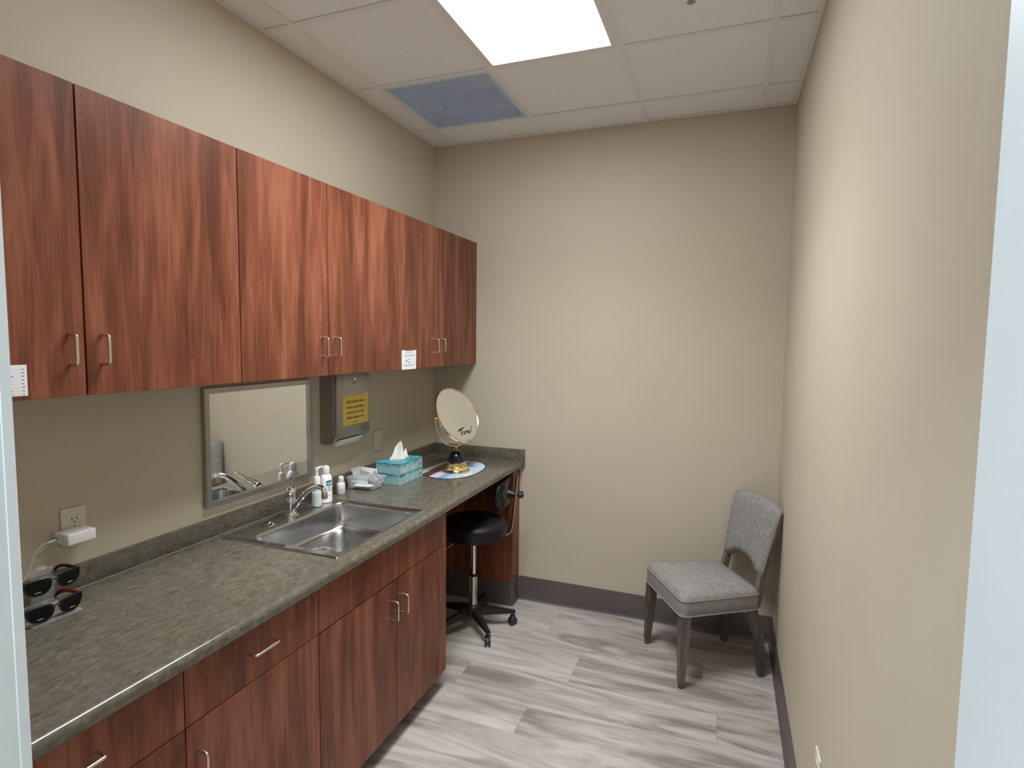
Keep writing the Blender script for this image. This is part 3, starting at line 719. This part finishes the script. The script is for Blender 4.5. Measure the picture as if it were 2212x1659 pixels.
for x, y, w in ((-.10, -.055, .03), (-.085, -.035, .03), (-.07, -.01, .03), (.10, .045, .02), (.085, .075, .022)): obj('text_line', tilt(x, y, w, .0028, .9), 'ink_purple', cm)

# vanity mirror
vm = thing('vanity_mirror', 'round tilting gold table mirror on a navy and gold base', 'mirror', (.385, -.452, ZC+.0027), 0)
obj('foot', lathe(B(), [(.062, 0), (.078, .002), (.080, .006), (.070, .012), (.064, .016)], 40), 'gold', vm, 40)
obj('collar', lathe(B(), [(.060, .012), (.066, .016), (.068, .030), (.064, .034), (.067, .040), (.066, .054), (.060, .060), (.055, .062)], 14), 'gold', vm, 25)
obj('cone', lathe(B(), [(.057, .060), (.056, .064), (.034, .112), (.026, .120), (.012, .122)], 40), 'navy', vm, 40)
obj('finial', lathe(B(), [(.012, .120), (.0125, .126), (.007, .131), (.0095, .137), (.0085, .144), (.005, .148)], 20), 'gold', vm, 40)
nrm = Vector((.863, -.237, .47)).normalized()
ax = Vector((-nrm.y, nrm.x, 0)).normalized()            # pivot axis, horizontal, right end further away
bt = nrm.cross(ax); bt = bt if bt.z > 0 else -bt
RC = Vector((.004, .002, .331)); RD = .166
YR = .182
ypts = [RC+ax*(YR*math.cos(a))+Vector((0, 0, YR*math.sin(a))) for a in [PI+PI*k/28 for k in range(29)]]
yk = obj('yoke', tube(B(), ypts, .0042, 10), 'gold_pale', vm, 60)
for s in (-1, 1):
    p = RC+ax*s*(RD+.004); q_ = RC+ax*s*(YR+.016)
    obj('pivot_knob', tube(B(), [p, p.lerp(q_, .55), p.lerp(q_, .6), p.lerp(q_, .8), q_], [.003, .003, .0055, .0065, .004], 12), 'gold_pale', yk, 50)
def disc_pt(a, r, h): return RC+ax*(r*math.cos(a))+bt*(r*math.sin(a))+nrm*h
bm = B(); nn = 56
prof = [(RD-.008, .006), (RD-.003, .010), (RD+.002, .009), (RD+.004, .004), (RD+.004, -.006), (RD-.002, -.010), (RD-.03, -.012), (RD-.14, -.013)]
loft(bm, [[disc_pt(2*PI*k/nn, r, h) for k in range(nn)] for r, h in prof], caps=False); 
bm.faces.new([bm.verts.new(disc_pt(2*PI*k/nn, RD-.14, -.013)) for k in range(nn)])
hd = obj('mirror_rim', bm, 'gold_pale', vm, 40)
bm = B(); loft(bm, [[disc_pt(2*PI*k/nn, RD-.006, h) for k in range(nn)] for h in (.001, .0068)])
gl = obj('glass', bm, 'mirror', vm)
# handwritten-style black lettering near the lower rim
bm = B()
def stroke(pts, r):
    P = [RC+ax*x+bt*y+nrm*.0072 for x, y in pts]; fr = frames(smooth_path(P, 5)); lo = []
    m = len(fr)
    for k, (p, t_, a_, b_) in enumerate(fr):
        sd = nrm.cross(t_).normalized(); rr = r*(.45+.55*math.sin(PI*min(1, .12+k/m*.9)))
        lo.append([p+sd*rr, p+sd*rr+nrm*.0004, p-sd*rr+nrm*.0004, p-sd*rr])
    loft(bm, lo)
ox, oy = .018, -.113
S_ = .95
def st(pts, r=.0035): stroke([(ox+a*S_, oy+b*S_) for a, b in pts], r)
st([(-.068, .012), (-.055, .022), (-.03, .027), (-.008, .033)], .0048)           # bar of the T
st([(-.036, .028), (-.043, .006), (-.052, -.016)], .0042)                          # stem
st([(-.026, .012), (-.030, -.004), (-.024, -.008), (-.014, .008), (-.017, -.006), (-.011, -.007)], .0024)
st([(-.010, -.002), (-.004, .010), (.002, .004), (.006, .008), (.003, -.004)], .0024)
st([(.020, .008), (.010, .007), (.009, -.004), (.018, -.003), (.024, .009), (.023, -.004), (.036, .000), (.052, .016), (.064, .036)], .0032)
obj('lettering', bm, 'ink', gl)

# sunglasses on acrylic display
GX0 = .165
sd_ = thing('display_stand', 'clear acrylic eyewear stand beside the left door frame', 'display stand', (GX0-.045, -2.462, ZC), 0)
obj('base', box(B(), -.050, .060, -.062, .062, 0, .006, .002, 2), 'acrylic', sd_, 40)
obj('post', box(B(), -.012, -.004, -.028, .028, .006, .132, .001, 1), 'acrylic', sd_, 40)
for z in (.040, .108):
    b = B(); box(b, -.004, .046, -.008, .008, z-.003, z+.001, .001, 1); box(b, .040, .046, -.007, .007, z+.001, z+.010, .001, 1)
    obj('nose_rest', b, 'acrylic', sd_, 40)
bm = B(); lathe(bm, [(.010, .132), (.013, .135), (.010, .139), (.003, .140)], 16, (-.008, 0, 0)); obj('finial', bm, 'acrylic', sd_, 50)
LENS = [(-.0285, .012), (-.020, .0185), (.010, .0205), (.033, .0195), (.0345, .008), (.029, -.010), (.014, -.0205), (-.008, -.0205), (-.022, -.012)]
def sunglasses(label, loc, red):
    t = thing('sunglasses', label, 'sunglasses', loc, 0, 'sunglasses on the acrylic stand')   # front in the yz plane facing +x
    bm = B()
    for s in (-1, 1):
        out = [Vector((s*(.034+p[0]), p[1])) for p in LENS]
        sm = rpoly(out, .008, 3); c = Vector((s*.0365, 0)); wrap = lambda y: -abs(y)**2*1.6
        big = [c+(p-c)*1.07 for p in sm]; sml = [c+(p-c)*.94 for p in sm]
        loft(bm, [[(wrap(p.x)+h, p.x, p.y) for p in q2] for q2, h in ((sml, -.002), (big, -.002), (big, .002), (sml, .002), (sml, -.002))], caps=False)
    tube(bm, [(0, -.012, .010), (.002, 0, .013), (0, .012, .010)], .0028, 8)
    fr_ = obj('frame', bm, 'black_plastic', t, 40)
    for s in (-1, 1):
        out = [Vector((s*(.034+p[0]), p[1])) for p in LENS]; sm = rpoly(out, .008, 3); c = Vector((s*.0365, 0))
        lo = [c+(p-c)*.95 for p in sm]
        b = B(); loft(b, [[(-abs(p.x)**2*1.6+h, p.x, p.y) for p in lo] for h in (-.0006, .0012)]); ln_ = obj('lens', b, 'lens_dark', t)
        b = B(); ww = .007
        loft(b, [[(-abs(s*.040+yy)**2*1.6+.0016+d, s*.040+yy, z) for yy in (-ww, 0, ww)] for d, z in ((0, -.0125), (.0003, -.0125), (.0003, -.0114), (0, -.0114))], caps=False, closed=False)
        obj('sticker', b, 'label_white', ln_)
        tp = [(-.0075, s*.070, .014), (-.03, s*.0705, .0135), (-.075, s*.069, .012), (-.098, s*.066, .004), (-.118, s*.062, -.016)]
        tm = obj('temple', strip(B(), smooth_path(tp, 4), .0085, .0025, (0, 0, 1)), 'black_plastic', t)
        if red: obj('temple_inlay', strip(B(), [(-.010, s*.0678, .0135), (-.04, s*.0684, .0130), (-.075, s*.0670, .0118), (-.095, s*.0645, .0055)], .0098, .0016, (0, 0, 1)), 'red_plastic', tm)
    b = B()
    for s in (-1, 1): tube(b, [(-.002, s*.009, .004), (-.007, s*.007, -.003), (-.009, s*.008, -.008)], .0016, 6)
    obj('nose_pads', b, 'clear', t)
sunglasses('upper pair of black sunglasses on the acrylic stand', (GX0, -2.462, 1.022), False)
sunglasses('lower pair of black sunglasses with red inside the temples', (GX0+.004, -2.462, .950), True)

# ================================================================== STOOL
sx, sy = .50, -.45
stl = thing('stool', 'black wheeled stool with backrest in the knee space', 'stool', (sx, sy, 0))
obj('seat', lathe(B(), [(.10, .545), (.177, .553), (.191, .565), (.195, .590), (.193, .622), (.184, .640), (.158, .652), (.10, .660), (.01, .662)], 44), 'black', stl, 40)
obj('seat_welt', tube(B(), [(0.194*math.cos(2*PI*k/44), .194*math.sin(2*PI*k/44), .628) for k in range(45)], .0028, 6), 'black_plastic', stl, 60)
obj('seat_plate', box(B(), -.085, .085, -.085, .085, .525, .545, .004, 1), 'black_plastic', stl)
obj('gas_rod', lathe(B(), [(.0155, .300), (.0155, .50), (.022, .502), (.024, .527)], 20), 'chrome', stl, 40)
obj('column', lathe(B(), [(.026, .115), (.0245, .12), (.0235, .310), (.018, .318)], 22), 'nickel', stl, 40)
obj('rod_collar', lathe(B(), [(.025, .308), (.026, .311), (.026, .317), (.019, .321)], 20), 'black_plastic', stl, 40)
obj('hub', lathe(B(), [(.030, .070), (.046, .078), (.046, .115), (.036, .135), (.026, .140)], 22), 'black_plastic', stl, 40)
for k in range(5):
    a = math.radians(-45+72*k-.5); c, s = math.cos(a), math.sin(a); R_ = .235
    loops = []
    for r_, w_, z0, z1 in ((.035, .022, .078, .128), (.12, .019, .076, .112), (.215, .014, .074, .094), (.250, .013, .074, .088)):
        loops.append([(r_*c-q2*w_*s, r_*s+q2*w_*c, zz) for q2, zz in ((-1, z0), (1, z0), (.75, z1), (-.75, z1))])
    bm = B(); loft(bm, loops); lg = obj('leg', bm, 'black_plastic', stl)
    cs = B(); wa = a+(.5 if k % 2 else -.4); dx_, dy_ = math.cos(wa), math.sin(wa)
    tube(cs, [(R_*c, R_*s, .078), (R_*c, R_*s, .052)], .007, 10)
    hx, hy = R_*c, R_*s
    box(cs, hx-.014, hx+.014, hy-.012, hy+.012, .046, .060, .003, 1)
    cst = obj('caster', cs, 'black_plastic', lg, 40)
    for sd in (-1, 1):
        b = B(); lathe(b, [(.012, -.006), (.0235, -.006), (.026, -.003), (.026, .003), (.0235, .006), (.012, .006)], 20)
        xf(b, Matrix.Translation((hx+sd*.010*-dy_, hy+sd*.010*dx_, .0262)) @ Matrix.Rotation(wa, 4, 'Z') @ Matrix.Rotation(PI/2, 4, 'X'))
        b2 = obj('wheel', b, 'caster', lg, 40)
rd = Vector((math.cos(math.radians(40)), math.sin(math.radians(40)), 0))
def onr(r, z, off=0): return (rd.x*r-rd.y*off, rd.y*r+rd.x*off, z)
bp = smooth_path([onr(.05, .536), onr(.16, .536), onr(.208, .540), onr(.232, .566), onr(.244, .66), onr(.256, .78), onr(.268, .892)], 5)
obj('back_bar', strip(B(), bp, .024, .006, (-rd.y, rd.x, 0)), 'nickel', stl)
pc = Vector((.140, .168, .775)); pn_ = Vector((math.cos(math.radians(8)), math.sin(math.radians(8)), 0)); pt_ = Vector((-pn_.y, pn_.x, 0))
bm = B(); sh = rrect(-.150, .150, -.082, .082, .06, 7)
def padp(p, sc, h): return pc+pt_*(p.x*sc)+Vector((0, 0, p.y*sc))+pn_*(h-p.x*p.x*1.3)
loft(bm, [[padp(p, sc, h) for p in sh] for sc, h in ((.60, -.026), (.90, -.022), (.98, -.014), (1.0, 0), (.985, .008), (.93, .012), (.5, .013))])
bk = obj('backrest', bm, 'black', stl, 40)
kp = Vector(onr(.256, .772)); k0_ = pc+pn_*.012; 
obj('back_clamp', tube(B(), [k0_, k0_.lerp(kp, .45), kp], [.026, .020, .013], 14), 'black_plastic', stl, 40)
kd = Vector((.86, .51, 0)); 
obj('knob', tube(B(), [kp+kd*.004, kp+kd*.018, kp+kd*.020, kp+kd*.030, kp+kd*.046, kp+kd*.050], [.008, .008, .019, .022, .020, .010], 9), 'black_plastic', stl, 30)
obj('lever', strip(B(), smooth_path([(-.05, -.03, .528), (-.085, -.10, .526), (-.095, -.16, .520), (-.098, -.185, .512)], 4), .014, .003, (1, 0, 0)), 'nickel', stl)

# ================================================================== CHAIR
chr_ = thing('side_chair', 'grey upholstered side chair with taupe wooden legs in the corner', 'chair', (1.770, -.3375, 0), math.radians(-60))
def seat_loop(sc, z, ins=0.):
    pts = rpoly([(-.226, -.222), (.226, -.222), (.196, .215), (-.196, .215)], .038, 6)
    return [(p.x*sc, (p.y)*sc, z) for p in pts]
loops = [seat_loop(.975, .360), seat_loop(.998, .364), seat_loop(1.0, .400), seat_loop(1.0, .432), seat_loop(.988, .443), seat_loop(.955, .457), seat_loop(.87, .472), seat_loop(.70, .483), seat_loop(.44, .489), seat_loop(.12, .491)]
st_ = obj('seat', loft(B(), loops), 'fabric', chr_, 50)
for z, sc in ((.438, 1.0), (.363, 1.003)):
    lp = seat_loop(sc, z); obj('piping', tube(B(), lp+[lp[0]], .0035, 8, False), 'piping', st_, 60)
# backrest
def bpnt(u, v, h):
    w_ = .174+.026*v**.8; zt_ = .885-.030*abs(u)**2.4; zb_ = .522+.044*max(0., 1-(abs(u)/.72)**2.4)**.8
    y_ = .222+.062*v+.026*(1-u*u)+.012*v*v
    return Vector((u*w_, y_+h, zb_+(zt_-zb_)*v))
bm = B(); NU, NV = 22, 16
def edge(u, v):
    e = (1-abs(u)**7)*(1-abs(2*v-1)**9); return max(0., e)**.5
Fv = [[bm.verts.new(bpnt(-1+2*i/NU, j/NV, -.030*edge(-1+2*i/NU, j/NV))) for i in range(NU+1)] for j in range(NV+1)]
Bv = [[bm.verts.new(bpnt(-1+2*i/NU, j/NV, .012)) for i in range(NU+1)] for j in range(NV+1)]
for j in range(NV):
    for i in range(NU):
        bm.faces.new((Fv[j][i], Fv[j][i+1], Fv[j+1][i+1], Fv[j+1][i])); bm.faces.new((Bv[j][i], Bv[j+1][i], Bv[j+1][i+1], Bv[j][i+1]))
for j in range(NV):
    for i in (0, NU): bm.faces.new((Fv[j][i], Fv[j+1][i], Bv[j+1][i], Bv[j][i]))
for i in range(NU):
    for j in (0, NV): bm.faces.new((Fv[j][i], Fv[j][i+1], Bv[j][i+1], Bv[j][i]))
bk2 = obj('backrest', bm, 'fabric', chr_, 50)
rimp = [bpnt(-1, k/12, .003) for k in range(13)]+[bpnt(-1+2*k/16, 1, .003) for k in range(1, 17)]+[bpnt(1, 1-k/12, .003) for k in range(1, 13)]+[bpnt(1-2*k/16, 0, .003) for k in range(1, 17)]
obj('piping', tube(B(), rimp, .0034, 8, False), 'piping', bk2, 60)
def legbar(path, ws):
    loops = []
    for (x, y, z), w_ in zip(path, ws): loops.append([(x+a*w_, y+b*w_, z) for a, b in ((-1, -1), (1, -1), (1, 1), (-1, 1))])
    return loft(B(), loops)
for s in (-1, 1):
    lg = obj('leg', legbar([(s*.196, -.192, .362), (s*.200, -.196, .25), (s*.206, -.202, .10), (s*.209, -.206, .028)], [.024, .023, .017, .0145]), 'legwood', chr_)
    obj('foot_glide', lathe(B(), [(.011, 0), (.0145, .004), (.0155, .026), (.010, .029)], 12, (s*.209, -.206, 0)), 'legwood', lg, 40)
    rp = [(s*.166, .176, .372), (s*.167, .196, .31), (s*.169, .217, .23), (s*.171, .234, .14), (s*.173, .243, .06), (s*.174, .244, 0)]
    obj('leg', legbar(rp, [.022, .022, .021, .019, .016, .015]), 'legwood', chr_)
    obj('back_post', legbar([(s*.166, .205, .366), (s*.164, .226, .47), (s*.160, .243, .56), (s*.158, .262, .66)], [.0165, .016, .014, .011]), 'legwood', chr_)
